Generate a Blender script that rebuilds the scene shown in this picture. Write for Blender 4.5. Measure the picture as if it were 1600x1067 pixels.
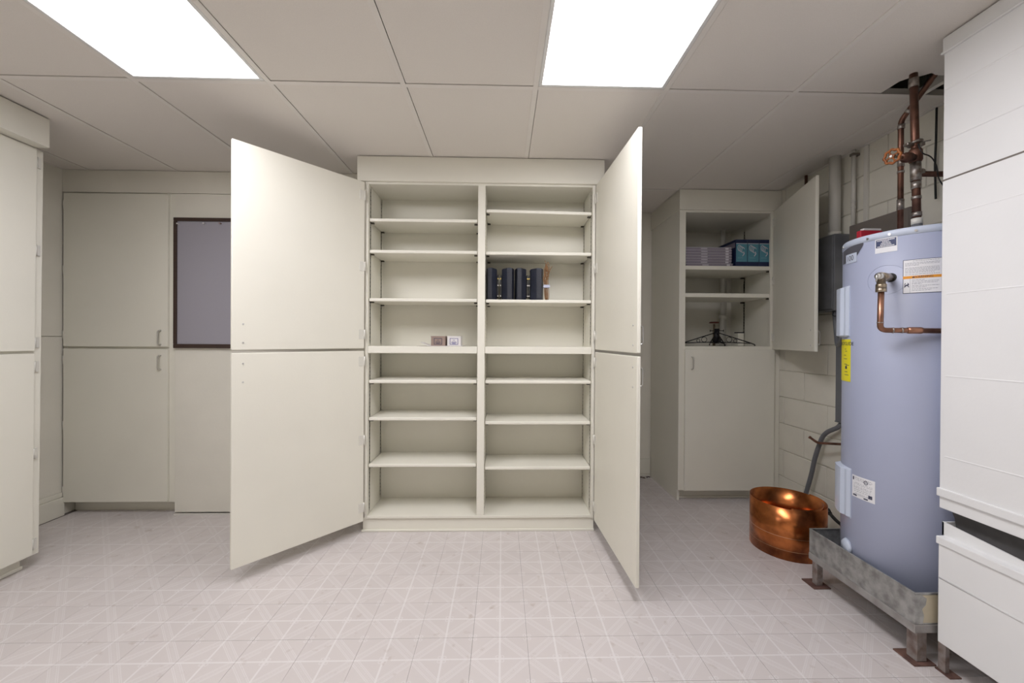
import bpy, bmesh, math, random
from mathutils import Vector, Matrix
random.seed(7)
S = bpy.context.scene
for o in list(bpy.data.objects): bpy.data.objects.remove(o)
COL = S.collection
PI = math.pi

# ------------------------------------------------------------------ camera
CEIL = 2.409
YAW, PITCH, ROLL, FPX, EYE = .0243, -.0037, .0057, 625., 1.24
cd = bpy.data.cameras.new('camera'); cd.sensor_width = 36; cd.sensor_fit = 'HORIZONTAL'
cd.lens = FPX / 1600 * 36; cd.clip_start = .02; cd.clip_end = 60
cam = bpy.data.objects.new('camera', cd); COL.objects.link(cam); S.camera = cam
_r = Vector((math.cos(YAW), -math.sin(YAW), 0)); _f = Vector((math.sin(YAW), math.cos(YAW), 0)); _u = Vector((0, 0, 1))
_f, _u = math.cos(PITCH) * _f + math.sin(PITCH) * _u, math.cos(PITCH) * _u - math.sin(PITCH) * _f
_r, _u = math.cos(ROLL) * _r + math.sin(ROLL) * _u, math.cos(ROLL) * _u - math.sin(ROLL) * _r
M4 = Matrix((_r, _u, -_f)).transposed().to_4x4(); M4.translation = (0, 0, EYE)
cam.matrix_world = M4

# ------------------------------------------------------------------ world, exposure, lamp strength
w = bpy.data.worlds.new('world'); S.world = w; w.use_nodes = True
w.node_tree.nodes['Background'].inputs[0].default_value = (0, 0, 0, 1)
w.node_tree.nodes['Background'].inputs[1].default_value = 0
S.view_settings.view_transform = 'Standard'; S.view_settings.look = 'None'
S.view_settings.gamma = 1; S.view_settings.use_curve_mapping = False
S.view_settings.exposure = 0.0
LAMP = 13.2            # radiance of every ceiling light's diffuser
LAMPCOL = (.975, .965, 1.02)

# ------------------------------------------------------------------ materials
MATS = {}
def nmat(name):
    m = bpy.data.materials.new(name); m.use_nodes = True; MATS[name] = m
    nt = m.node_tree; return m, nt, nt.nodes['Principled BSDF']
def mat(name, col, rough=.5, metal=0., var=.06, vscale=8., bump=0., bscale=60., spec=.5, col2=None, stretch=None, detail=3.):
    m, nt, b = nmat(name)
    b.inputs['Roughness'].default_value = rough; b.inputs['Metallic'].default_value = metal
    b.inputs['Specular IOR Level'].default_value = spec
    tc = nt.nodes.new('ShaderNodeTexCoord'); src = tc.outputs['Object']
    if stretch:
        mp = nt.nodes.new('ShaderNodeMapping'); mp.inputs['Scale'].default_value = stretch
        nt.links.new(src, mp.inputs[0]); src = mp.outputs[0]
    n = nt.nodes.new('ShaderNodeTexNoise'); n.inputs['Scale'].default_value = vscale; n.inputs['Detail'].default_value = detail
    nt.links.new(src, n.inputs['Vector'])
    r = nt.nodes.new('ShaderNodeValToRGB')
    c2 = col2 or tuple(c * (1 - var) for c in col)
    r.color_ramp.elements[0].position = .35; r.color_ramp.elements[1].position = .65
    r.color_ramp.elements[0].color = (*c2, 1); r.color_ramp.elements[1].color = (*col, 1)
    nt.links.new(n.outputs['Fac'], r.inputs[0]); nt.links.new(r.outputs[0], b.inputs['Base Color'])
    if bump:
        n2 = nt.nodes.new('ShaderNodeTexNoise'); n2.inputs['Scale'].default_value = bscale; n2.inputs['Detail'].default_value = 4
        nt.links.new(src, n2.inputs['Vector'])
        bp = nt.nodes.new('ShaderNodeBump'); bp.inputs['Strength'].default_value = bump; bp.inputs['Distance'].default_value = .002
        nt.links.new(n2.outputs['Fac'], bp.inputs['Height']); nt.links.new(bp.outputs[0], b.inputs['Normal'])
    return m
PAINT = mat('cream_paint', (.84, .815, .715), .42, var=.03, vscale=2.5, bump=.12, bscale=90, spec=.35)
WALLP = mat('cream_wall_paint', (.84, .81, .72), .55, var=.05, vscale=3, bump=.2, bscale=70, spec=.3)
BLOCKP = mat('painted_block', (.84, .81, .71), .6, var=.06, vscale=5, bump=.55, bscale=120, spec=.3)
MORTAR = mat('painted_mortar', (.70, .67, .58), .7, var=.08, bump=.4, bscale=150, spec=.2)
TILEC = mat('ceiling_board', (.83, .785, .73), .85, var=.035, vscale=260, bump=.35, bscale=420, spec=.15, detail=5)
GRIDM = mat('ceiling_grid_metal', (.83, .79, .74), .45, var=.02)
DECK = mat('dark_deck', (.05, .045, .04), .9)
WHITEM = mat('white_metal', (.82, .82, .80), .35, var=.02)
DUCT = mat('white_duct_paint', (.87, .87, .865), .45, var=.025, vscale=3, bump=.1, bscale=80, spec=.35)
CHROME = mat('brushed_nickel', (.68, .67, .65), .28, 1.)
HINGE = mat('hinge_metal', (.80, .785, .72), .4, .3)
DARKM = mat('dark_clip_metal', (.06, .05, .04), .5, .5)
COPPER = mat('copper_pipe', (.27, .135, .095), .42, .8, col2=(.12, .062, .045), vscale=14, bump=.15, bscale=60)
BRIGHTCOPPER = mat('copper_bright', (.42, .215, .14), .34, .85, col2=(.24, .12, .08), vscale=18)
SOLDER = mat('solder', (.48, .45, .42), .42, .8, col2=(.25, .2, .17), vscale=60)
BRASS = mat('valve_brass', (.48, .40, .30), .3, .9, col2=(.30, .24, .17), vscale=30)
GALV = mat('galvanised_steel', (.50, .50, .485), .45, .6, col2=(.28, .275, .265), vscale=26, bump=.2, bscale=40, detail=6)
STEEL = mat('bare_steel', (.46, .45, .435), .5, .5, col2=(.33, .31, .295), vscale=14, detail=5)
RUST = mat('rusty_leg', (.40, .37, .35), .6, .4, col2=(.20, .14, .12), vscale=20, bump=.3, bscale=60, detail=6)
RUSTP = mat('rusty_plate', (.20, .11, .085), .75, .2, col2=(.11, .06, .05), vscale=30, bump=.4, bscale=80)
TANK = mat('tank_blue_grey', (.42, .455, .60), .38, var=.03, vscale=3, bump=.06, bscale=60, spec=.5)
TANKL = mat('tank_cover_blue', (.58, .64, .76), .4, var=.02)
PLASTW = mat('white_pvc', (.74, .72, .66), .4, var=.04)
PAPER = mat('label_paper', (.86, .86, .88), .55, var=.02)
INK = mat('label_ink', (.04, .045, .09), .6)
INKG = mat('label_grey_ink', (.38, .38, .42), .6)
NAVYP = mat('label_navy', (.055, .07, .15), .5)
ORANGE = mat('label_orange', (.85, .36, .04), .5)
YELLOW = mat('label_yellow', (.90, .80, .02), .5, var=.03)
BADGE = mat('badge_grey', (.10, .10, .12), .4)
ELEC = mat('electrical_grey', (.21, .215, .23), .45, .2, var=.15, vscale=12)
CONDUIT = mat('conduit_grey', (.17, .175, .19), .5)
TAUPE = mat('taupe_metal', (.19, .165, .145), .55, var=.08)
BLACKP = mat('black_plastic', (.026, .030, .048), .42, var=.3, vscale=20)
BLACKG = mat('black_grille', (.030, .033, .045), .6, var=.3, vscale=200)
BLACKI = mat('black_iron', (.012, .012, .015), .45, .3)
RUBBER = mat('black_rubber', (.02, .02, .02), .6)
FABRIC = mat('grey_board_fabric', (.40, .385, .43), .9, var=.08, vscale=300, bump=.4, bscale=500, spec=.1)
BROWNF = mat('brown_board_frame', (.055, .03, .022), .5, var=.2, vscale=10, stretch=(1, 1, 20))
KRAFT = mat('tan_card', (.34, .25, .21), .7, var=.1)
WCARD = mat('white_card', (.76, .73, .71), .6, var=.03)
BLUEINK = mat('blue_ink', (.10, .09, .30), .6)
TEAL = mat('teal_print', (.10, .29, .37), .45, var=.1, vscale=12)
NAVY = mat('navy_print', (.012, .022, .075), .4)
CASE = mat('lilac_grey_card', (.27, .24, .29), .5, var=.12, vscale=6)
CASEW = mat('pale_edge', (.68, .65, .70), .5)
WIRE = mat('brown_wire', (.26, .13, .05), .4, var=.2, vscale=30)
TAPE = mat('pale_tape', (.52, .55, .68), .4)
HANDW = mat('orange_handwheel', (.46, .15, .03), .5, .1, col2=(.24, .075, .02), vscale=30)
HANDR = mat('red_brown_handwheel', (.16, .045, .03), .5)
RED = mat('red_print', (.50, .02, .04), .5)
CREAMPATCH = mat('cream_patch_paint', (.62, .55, .40), .55, var=.1, vscale=14)
GOLD = mat('gold_contact', (.6, .45, .15), .3, 1.)
FLEX = mat('dark_flexible_duct', (.10, .095, .095), .7, var=.3, vscale=10, bump=.5, bscale=30)
DEBRIS = mat('dry_debris', (.06, .035, .025), .9)
FLOORB = mat('floor_underlay', (.24, .21, .195), .8)

# emissive diffuser with the fine prism lines of an acrylic lens
def lamp_mat():
    m, nt, b = nmat('lit_acrylic_diffuser')
    b.inputs['Base Color'].default_value = (.8, .8, .8, 1)
    b.inputs['Emission Color'].default_value = (*LAMPCOL, 1)
    b.inputs['Emission Strength'].default_value = LAMP
    return m
LENS = lamp_mat()

class NG:                                     # tiny node-math helper
    def __init__(s, nt): s.nt = nt
    def m(s, op, a, b=None, c=None):
        n = s.nt.nodes.new('ShaderNodeMath'); n.operation = op
        for i, v in enumerate((a, b, c)):
            if v is None: continue
            if isinstance(v, (int, float)): n.inputs[i].default_value = v
            else: s.nt.links.new(v, n.inputs[i])
        return n.outputs[0]
    def near(s, v, c, wd): return s.m('LESS_THAN', s.m('ABSOLUTE', s.m('SUBTRACT', v, c)), wd)
    def mx(s, *a):
        r = a[0]
        for q in a[1:]: r = s.m('MAXIMUM', r, q)
        return r
TP = .225                                     # vinyl tile pitch
def floor_mat():
    m, nt, b = nmat('vinyl_tile'); g = NG(nt)
    tc = nt.nodes.new('ShaderNodeTexCoord'); sp = nt.nodes.new('ShaderNodeSeparateXYZ'); nt.links.new(tc.outputs['Object'], sp.inputs[0])
    u = g.m('DIVIDE', sp.outputs[0], TP); v = g.m('DIVIDE', sp.outputs[1], TP)
    a = g.m('ABSOLUTE', u); c = g.m('ABSOLUTE', v)
    cross = g.m('LESS_THAN', g.m('MINIMUM', a, c), .017)
    sd = g.m('SUBTRACT', g.m('ADD', a, c), .5); d = g.m('ABSOLUTE', sd)
    al = g.m('SUBTRACT', a, c)
    lines = g.mx(g.near(d, .085, .0085), g.near(d, .052, .007))
    dots = g.m('MULTIPLY', g.m('LESS_THAN', d, .018), g.m('GREATER_THAN', g.m('SINE', g.m('MULTIPLY', al, 95.)), .25))
    band = g.m('LESS_THAN', d, .09)
    # clover rings around the tile centre and at its corners
    ring = []
    for (p, q) in ((a, c), (g.m('SUBTRACT', .5, a), g.m('SUBTRACT', .5, c))):
        dx = g.m('SUBTRACT', p, .042); dy = g.m('SUBTRACT', q, .042)
        rr = g.m('SQRT', g.m('ADD', g.m('MULTIPLY', dx, dx), g.m('MULTIPLY', dy, dy)))
        ring.append(g.near(rr, .028, .009))
    edge = g.m('GREATER_THAN', g.m('MAXIMUM', a, c), .482)
    hi = g.mx(cross, lines, *ring)
    lo = g.mx(dots, g.m('MULTIPLY', band, .35), g.m('MULTIPLY', edge, .5))
    fac = g.m('MINIMUM', g.m('ADD', g.m('MULTIPLY', g.mx(cross, g.m('MULTIPLY', g.mx(lines, *ring), .62)), .8), g.m('MULTIPLY', lo, .22)), 1.)
    ps = nt.nodes.new('ShaderNodeNewGeometry')
    n1 = nt.nodes.new('ShaderNodeTexNoise'); n1.inputs['Scale'].default_value = 2.6; n1.inputs['Detail'].default_value = 5
    nt.links.new(ps.outputs['Position'], n1.inputs['Vector'])
    n2 = nt.nodes.new('ShaderNodeTexNoise'); n2.inputs['Scale'].default_value = 17; n2.inputs['Detail'].default_value = 6
    nt.links.new(ps.outputs['Position'], n2.inputs['Vector'])
    mixb = nt.nodes.new('ShaderNodeMix'); mixb.data_type = 'RGBA'
    mixb.inputs[6].default_value = (.62, .57, .55, 1); mixb.inputs[7].default_value = (.665, .615, .60, 1)
    nt.links.new(n1.outputs['Fac'], mixb.inputs[0])
    mixp = nt.nodes.new('ShaderNodeMix'); mixp.data_type = 'RGBA'
    nt.links.new(fac, mixp.inputs[0]); nt.links.new(mixb.outputs[2], mixp.inputs[6]); mixp.inputs[7].default_value = (.76, .725, .715, 1)
    rs = nt.nodes.new('ShaderNodeValToRGB'); rs.color_ramp.elements[0].position = .63; rs.color_ramp.elements[1].position = .78
    rs.color_ramp.elements[0].color = (0, 0, 0, 1); rs.color_ramp.elements[1].color = (.5, .5, .5, 1)
    nt.links.new(n2.outputs['Fac'], rs.inputs[0])
    mixs = nt.nodes.new('ShaderNodeMix'); mixs.data_type = 'RGBA'
    nt.links.new(rs.outputs[0], mixs.inputs[0]); nt.links.new(mixp.outputs[2], mixs.inputs[6]); mixs.inputs[7].default_value = (.36, .27, .21, 1)
    oi = nt.nodes.new('ShaderNodeObjectInfo')
    hsv = nt.nodes.new('ShaderNodeHueSaturation'); nt.links.new(mixs.outputs[2], hsv.inputs['Color'])
    nt.links.new(g.m('ADD', .97, g.m('MULTIPLY', oi.outputs['Random'], .05)), hsv.inputs['Value'])
    nt.links.new(hsv.outputs[0], b.inputs['Base Color'])
    b.inputs['Roughness'].default_value = .42; b.inputs['Specular IOR Level'].default_value = .4
    bp = nt.nodes.new('ShaderNodeBump'); bp.inputs['Strength'].default_value = .25; bp.inputs['Distance'].default_value = .001
    nt.links.new(fac, bp.inputs['Height']); nt.links.new(bp.outputs[0], b.inputs['Normal'])
    return m
VINYL = floor_mat()
def coil_mat():                                # rolled copper sheet: tarnish blotches and two scored lines
    m, nt, b = nmat('copper_sheet'); g = NG(nt)
    b.inputs['Metallic'].default_value = 1.; b.inputs['Roughness'].default_value = .27
    tc = nt.nodes.new('ShaderNodeTexCoord'); sp = nt.nodes.new('ShaderNodeSeparateXYZ'); nt.links.new(tc.outputs['Object'], sp.inputs[0])
    n = nt.nodes.new('ShaderNodeTexNoise'); n.inputs['Scale'].default_value = 9; n.inputs['Detail'].default_value = 6; nt.links.new(tc.outputs['Object'], n.inputs['Vector'])
    r = nt.nodes.new('ShaderNodeValToRGB')
    e = r.color_ramp.elements; e[0].position = .33; e[0].color = (.24, .075, .028, 1); e[1].position = .62; e[1].color = (.76, .26, .085, 1)
    nt.links.new(n.outputs['Fac'], r.inputs[0])
    ln = g.mx(g.near(sp.outputs[2], .128, .0012), g.near(sp.outputs[2], .055, .0012))
    mx = nt.nodes.new('ShaderNodeMix'); mx.data_type = 'RGBA'; nt.links.new(ln, mx.inputs[0]); nt.links.new(r.outputs[0], mx.inputs[6]); mx.inputs[7].default_value = (.95, .62, .36, 1)
    nt.links.new(mx.outputs[2], b.inputs['Base Color'])
    n3 = nt.nodes.new('ShaderNodeTexNoise'); n3.inputs['Scale'].default_value = 5; nt.links.new(tc.outputs['Object'], n3.inputs['Vector'])
    mr = nt.nodes.new('ShaderNodeMapRange'); mr.inputs[3].default_value = .14; mr.inputs[4].default_value = .36
    nt.links.new(n3.outputs['Fac'], mr.inputs[0]); nt.links.new(mr.outputs[0], b.inputs['Roughness'])
    return m
COIL = coil_mat()

# ------------------------------------------------------------------ mesh helpers
def B(): return bmesh.new()
def box(bm, x0, x1, y0, y1, z0, z1, bev=0., seg=2):
    t = bmesh.new()
    vs = [t.verts.new((x, y, z)) for x in (x0, x1) for y in (y0, y1) for z in (z0, z1)]
    for f in ((0, 1, 3, 2), (4, 6, 7, 5), (0, 4, 5, 1), (2, 3, 7, 6), (0, 2, 6, 4), (1, 5, 7, 3)): t.faces.new([vs[i] for i in f])
    if bev: bmesh.ops.bevel(t, geom=list(t.edges), offset=bev, segments=seg, profile=.5, affect='EDGES')
    bmesh.ops.recalc_face_normals(t, faces=list(t.faces))
    merge(bm, t); return bm
def merge(bm, t, mtx=None):
    if mtx is not None: bmesh.ops.transform(t, matrix=mtx, verts=list(t.verts))
    mp = {v: bm.verts.new(v.co) for v in t.verts}
    for f in t.faces:
        nf = bm.faces.new([mp[v] for v in f.verts]); nf.smooth = f.smooth
    t.free()
def prism(bm, poly, z0, z1):                   # polygon in xy extruded along z
    a = [bm.verts.new((x, y, z0)) for x, y in poly]; b = [bm.verts.new((x, y, z1)) for x, y in poly]
    n = len(poly); fs = [bm.faces.new(a[::-1]), bm.faces.new(b)]
    for i in range(n): fs.append(bm.faces.new((a[i], a[(i + 1) % n], b[(i + 1) % n], b[i])))
    bmesh.ops.recalc_face_normals(bm, faces=fs); return bm
def tube(bm, pts, r, n=12, cap=True, closed=False):
    pts = [Vector(p) for p in pts]; rings = []; L = len(pts)
    rr = r if isinstance(r, (list, tuple)) else [r] * L
    prev = None
    for i, p in enumerate(pts):
        if closed: t = pts[(i + 1) % L] - pts[i - 1]
        else: t = (pts[min(i + 1, L - 1)] - pts[max(i - 1, 0)])
        t.normalize()
        if prev is None:
            a = Vector((0, 0, 1)) if abs(t.z) < .9 else Vector((1, 0, 0))
            nrm = t.cross(a).normalized()
        else:
            nrm = (prev - t * prev.dot(t)).normalized()
        prev = nrm; bn = t.cross(nrm)
        rings.append([bm.verts.new(p + (nrm * math.cos(2 * PI * k / n) + bn * math.sin(2 * PI * k / n)) * rr[i]) for k in range(n)])
    fs = []
    for i in range(L if closed else L - 1):
        A, C = rings[i], rings[(i + 1) % L]
        for k in range(n):
            f = bm.faces.new((A[k], A[(k + 1) % n], C[(k + 1) % n], C[k])); f.smooth = True; fs.append(f)
    if cap and not closed: fs.append(bm.faces.new(rings[0][::-1])); fs.append(bm.faces.new(rings[-1]))
    bmesh.ops.recalc_face_normals(bm, faces=fs); return bm
def lathe(bm, prof, n=48, c=(0, 0)):           # (r, z) profile
    rings = []
    for r, z in prof:
        if r < 1e-6: rings.append([bm.verts.new((c[0], c[1], z))])
        else: rings.append([bm.verts.new((c[0] + r * math.cos(2 * PI * k / n), c[1] + r * math.sin(2 * PI * k / n), z)) for k in range(n)])
    fs = []
    for A, C in zip(rings, rings[1:]):
        if len(A) == 1 and len(C) == 1: continue
        for k in range(n):
            q = (k + 1) % n
            if len(A) == 1: f = bm.faces.new((A[0], C[q], C[k]))
            elif len(C) == 1: f = bm.faces.new((A[k], A[q], C[0]))
            else: f = bm.faces.new((A[k], A[q], C[q], C[k]))
            f.smooth = True; fs.append(f)
    bmesh.ops.recalc_face_normals(bm, faces=fs); return bm
def arc(pts, rad=.03, n=6):                    # round the corners of a polyline
    P = [Vector(p) for p in pts]; out = [P[0]]
    for i in range(1, len(P) - 1):
        a = (P[i - 1] - P[i]); b = (P[i + 1] - P[i]); d = min(rad, a.length * .45, b.length * .45)
        s = P[i] + a.normalized() * d; e = P[i] + b.normalized() * d
        for k in range(n + 1):
            t = k / n; out.append(s * (1 - t) ** 2 + P[i] * 2 * t * (1 - t) + e * t * t)
    out.append(P[-1]); return out
def mesh(name, bm):
    me = bpy.data.meshes.new(name); bm.to_mesh(me); bm.free(); return me
def part(name, bm, m, parent=None, loc=None, rotz=0., label=None):
    me = bm if isinstance(bm, bpy.types.Mesh) else mesh(name, bm)
    if not me.materials: me.materials.append(m)
    o = bpy.data.objects.new(name, me); COL.objects.link(o)
    if parent: o.parent = parent
    if loc is not None: o.location = loc
    elif parent is not None and parent.get('_w'): o.location = -Vector(parent.location)
    o.rotation_euler = (0, 0, rotz)
    if label: o['label'] = label
    return o
def tag(o, label, cat, group=None):
    o['label'] = label; o['category'] = cat
    if group: o['group'] = group
    return o
def thing(name, loc, label, cat, group=None):  # parts of a thing are modelled in room coordinates
    o = bpy.data.objects.new(name, None); COL.objects.link(o); o.location = loc; o.empty_display_size = .1
    o['_w'] = 1
    return tag(o, label, cat, group)
def struct(name, bm, m):
    o = part(name, bm, m); o['kind'] = 'structure'; return o
def bx(*a, **k): return box(B(), *a, **k)
def text_verts(s, size):                       # flat lettering as mesh data
    cu = bpy.data.curves.new('lettering', 'FONT'); cu.body = s; cu.size = size; cu.align_x = 'CENTER'; cu.align_y = 'CENTER'
    ob = bpy.data.objects.new('lettering', cu); COL.objects.link(ob)
    bpy.context.view_layer.update()
    me = bpy.data.meshes.new_from_object(ob.evaluated_get(bpy.context.evaluated_depsgraph_get()))
    vs = [v.co.copy() for v in me.vertices]; fs = [list(p.vertices) for p in me.polygons]
    bpy.data.objects.remove(ob); bpy.data.curves.remove(cu); bpy.data.meshes.remove(me)
    return vs, fs
def add_text(bm, s, size, fn):
    vs, fs = text_verts(s, size); V = [bm.verts.new(fn(v.x, v.y)) for v in vs]
    for f in fs:
        try: bm.faces.new([V[i] for i in f])
        except ValueError: pass

# ------------------------------------------------------------------ room shell
XL, XR, YB, YF = -3.075, 2.16, 3.65, -.7
floor = struct('floor', bx(XL - .1, XR + .1, YF - .1, YB + .1, -.1, -.0025), FLOORB)
tm = mesh('floor_tile', bx(-TP / 2 + .0006, TP / 2 - .0006, -TP / 2 + .0006, TP / 2 - .0006, -.0025, 0)); tm.materials.append(VINYL)
rest = B(); ntile = 0
for i in range(-14, 11):
    for j in range(-17, 11):
        x, y = -.003 + i * TP, 1.552 + j * TP
        if x - TP / 2 < XL - .05 or x + TP / 2 > XR + .12 or y + TP / 2 > YB + .12 or y - TP / 2 < YF - .05: continue
        vis = y > 1.3 and abs(x - .03) < 1.32 * y + .1 and not (x < .5 and y > 3.0) and not (x > 1.5 and y > 3.25)
        if vis:
            o = part('floor_tile', tm, VINYL, floor, (x, y, 0)); ntile += 1
        else:
            box(rest, x - TP / 2 + .0005, x + TP / 2 - .0006, y - TP / 2 + .0005, y + TP / 2 - .0006, -.0025, 0)
ro = part('floor_tile', rest, VINYL, floor); ro['kind'] = 'stuff'

wl = struct('wall_left', bx(XL - .1, XL, YF, YB, 0, 2.75), WALLP)
part('wall_panel', bx(XL, XL + .012, 2.22, 2.862, .165, 1.245, bev=.002), WALLP, wl)
part('wall_panel', bx(XL, XL + .012, 2.22, 2.862, 1.248, CEIL, bev=.002), WALLP, wl)
bl = struct('baseboard_left', box(bx(XL, XL + .03, 2.23, 2.862, 0, .13, bev=.004), XL, XL + .022, 2.23, 2.862, .13, .165, bev=.006), PAINT)
struct('wall_front', bx(XL - .1, XR + .1, YF - .1, YF, 0, 2.75), WALLP)
wb = struct('wall_back', bx(.61, XR + .1, YB, YB + .1, 0, 2.75), WALLP)
struct('baseboard_back', box(bx(.62, 1.362, YB - .018, YB, .02, .16, bev=.004), .62, 1.362, YB - .01, YB, 0, .02), PAINT)
wm = struct('wall_middle', bx(XL, .61, 2.965, YB, 0, 2.75), WALLP)
# panelling of the nook between the cabinets
part('wall_panel', bx(-2.295, -.9, 2.862, 2.965, .017, 2.252, bev=.0015), WALLP, wm)
part('wall_panel', bx(XL, -.94, 2.862, 2.965, 2.2545, CEIL, bev=.0015), WALLP, wm)
part('floor_strip', bx(-2.295, -.9, 2.852, 2.858, 0, .012), PLASTW, wm)

# right wall of painted concrete block, every block a piece
wr = struct('wall_right', bx(XR + .006, XR + .1, YF, YB + .1, 0, 2.75), MORTAR)
BH, BL = .2035, .4064
bmesh_cache = {}
def block(y0, y1, z0, z1):
    k = (round(y1 - y0, 3), round(z1 - z0, 3))
    if k not in bmesh_cache:
        bmesh_cache[k] = mesh('concrete_block', bx(0, .02, 0, k[0], 0, k[1], bev=.004)); bmesh_cache[k].materials.append(BLOCKP)
    part('concrete_block', bmesh_cache[k], BLOCKP, wr, (XR, y0, z0))
for r in range(13):
    z0 = r * BH; z1 = min(z0 + BH, 2.62); off = 0 if r % 2 else BL / 2
    k = -5
    while True:
        y0 = .98 + k * BL + off; y1 = y0 + BL; k += 1
        y0c, y1c = max(y0, YF), min(y1, YB)
        if y0 >= YB: break
        if y1c - y0c < .05: continue
        block(y0c + .003, y1c - .003, z0 + .003, z1 - .003)

# suspended ceiling: deck above, boards and tee grid as pieces
ceil = struct('ceiling', bx(XL - .1, XR + .1, YF - .1, YB + .1, 2.75, 2.85), DECK)
GX, TW, GY, TL = -1.681, .6096, 1.859, 1.2192
xs = [GX + k * TW for k in range(-3, 8)]; ys = [GY + j * TL for j in range(-4, 3)]
LIGHTS = {(0, -1), (3, -1)}
gm = B()
for k in range(-3, 7):
    for j in range(-4, 2):
        x0, x1 = max(GX + k * TW, XL), min(GX + (k + 1) * TW, XR); y0, y1 = max(GY + j * TL, YF), min(GY + (j + 1) * TL, YB)
        if x1 - x0 < .03 or y1 - y0 < .03 or (k, j) in LIGHTS: continue
        x0 += .0145; x1 -= .003; y0 += .003; y1 -= .0145
        bm = B()
        if (k, j) == (5, -1):
            prism(bm, [(x0, y0), (x1, y0), (x1, 1.712), (1.90, 1.715), (1.862, 1.70), (1.835, 1.722), (1.80, 1.732), (1.778, 1.76), (1.775, y1), (x0, y1)], CEIL + .003, CEIL + .019)
        elif (k, j) == (6, -1):
            prism(bm, [(x0, y0), (x1, y0), (x1, 1.75), (2.06, 1.722), (x0, 1.71)], CEIL + .003, CEIL + .019)
        else: box(bm, x0, x1, y0, y1, CEIL + .003, CEIL + .019)
        part('ceiling_board', bm, TILEC, ceil)
for x in xs:
    if XL < x < XR: part('grid_runner', box(bx(x - .012, x + .012, YF, YB, CEIL, CEIL + .003), x - .0015, x + .0015, YF, YB, CEIL + .003, CEIL + .04), GRIDM, ceil)
for y in ys:
    if YF < y < YB:
        for k in range(-3, 7):
            x0, x1 = max(GX + k * TW, XL) + .0122, min(GX + (k + 1) * TW, XR) - .0122
            if x1 - x0 > .02: part('grid_cross_tee', box(bx(x0, x1, y - .012, y + .012, CEIL - .0004, CEIL + .003), x0, x1, y - .0015, y + .0015, CEIL + .003, CEIL + .035), GRIDM, ceil)
for nm, a in (('wall_angle', (XL, XL + .02, YF, 2.86)), ('wall_angle', (XR - .022, XR, YF, 3.04))):
    part(nm, bx(a[0], a[1], a[2], a[3], CEIL - .001, CEIL + .003), GRIDM, ceil)

# lay-in lights
lab = ['fluorescent ceiling light with a glowing lens, on the pin board side of the room', 'fluorescent ceiling light with a glowing lens, on the water heater side of the room']
for i, (k, j) in enumerate([(0, -1), (3, -1)]):
    x0, x1, y0, y1 = GX + k * TW + .0125, GX + (k + 1) * TW - .0125, GY + j * TL + .0125, GY + (j + 1) * TL - .0125
    t = thing('ceiling_light', ((x0 + x1) / 2, (y0 + y1) / 2, CEIL), lab[i], 'light', 'lay-in ceiling lights')
    fr = B(); e = .017
    for a in ((x0, x1, y0, y0 + e), (x0, x1, y1 - e, y1), (x0, x0 + e, y0 + e, y1 - e), (x1 - e, x1, y0 + e, y1 - e)): box(fr, *a, CEIL - .001, CEIL + .012, bev=.003)
    part('frame', fr, WHITEM, t)
    part('diffuser', bx(x0 + e - .002, x1 - e + .002, y0 + e - .002, y1 - e + .002, CEIL + .005, CEIL + .009), LENS, t)
    hs_ = bx(x0, x1, y0, y1, CEIL + .1, CEIL + .105)
    for a in ((x0, x1, y0, y0 + .003), (x0, x1, y1 - .003, y1), (x0, x0 + .003, y0 + .003, y1 - .003), (x1 - .003, x1, y0 + .003, y1 - .003)): box(hs_, *a, CEIL + .012, CEIL + .1)
    part('housing', hs_, WHITEM, t)

# ------------------------------------------------------------------ cabinet pieces
def handle_bm(length=.095, out=.028, r=.0042):   # wire pull along z, standing out along -y
    h = length / 2
    return tube(B(), arc([(0, 0, -h), (0, -out, -h + .004), (0, -out, h - .004), (0, 0, h)], .014, 5), r, 8)
HANDLE = mesh('handle', handle_bm()); HANDLE.materials.append(CHROME)
HANDLEF = mesh('handle', handle_bm(.098, .024, .0048)); HANDLEF.materials.append(CHROME)
def hinge_bm():                                  # concealed wrap hinge: leaf with knuckle and screw heads
    bm = bx(-.006, .030, -.0005, .0025, -.03, .03, bev=.001, seg=1)
    tube(bm, [(-.006, .003, -.03), (-.006, .003, .03)], .0045, 8)
    return bm
HINGEM = mesh('hinge', hinge_bm()); HINGEM.materials.append(HINGE)
SCREW = mesh('screw_head', tube(B(), [(0, -.001, 0), (0, .0025, 0)], .0045, 8)); SCREW.materials.append(CHROME)
def door(parent, loc, rotz, wdt, h, side, handle_z, hinges, rel, handle_mesh=None, label=None):
    # local frame: hinge axis at x = 0, leaf runs along +x (side 1) or -x (side -1), outer face at y = -.019
    x0, x1 = (0, wdt) if side > 0 else (-wdt, 0)
    d = part('door', bx(x0, x1, -.019, 0, 0, h, bev=.0035), PAINT, parent, Vector(loc) - Vector(rel), rotz, label)
    part('handle', handle_mesh or HANDLE, CHROME, d, (side * (wdt - .05), -.019, handle_z))
    for dz in (-.0475, .0475): part('screw_head', SCREW, CHROME, d, (side * (wdt - .05), 0, handle_z + dz))
    for hz in hinges:
        hb = part('hinge', HINGEM, HINGE, d, (side * .006, 0, hz))
        if side < 0: hb.scale = (-1, 1, 1)
    return d
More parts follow.
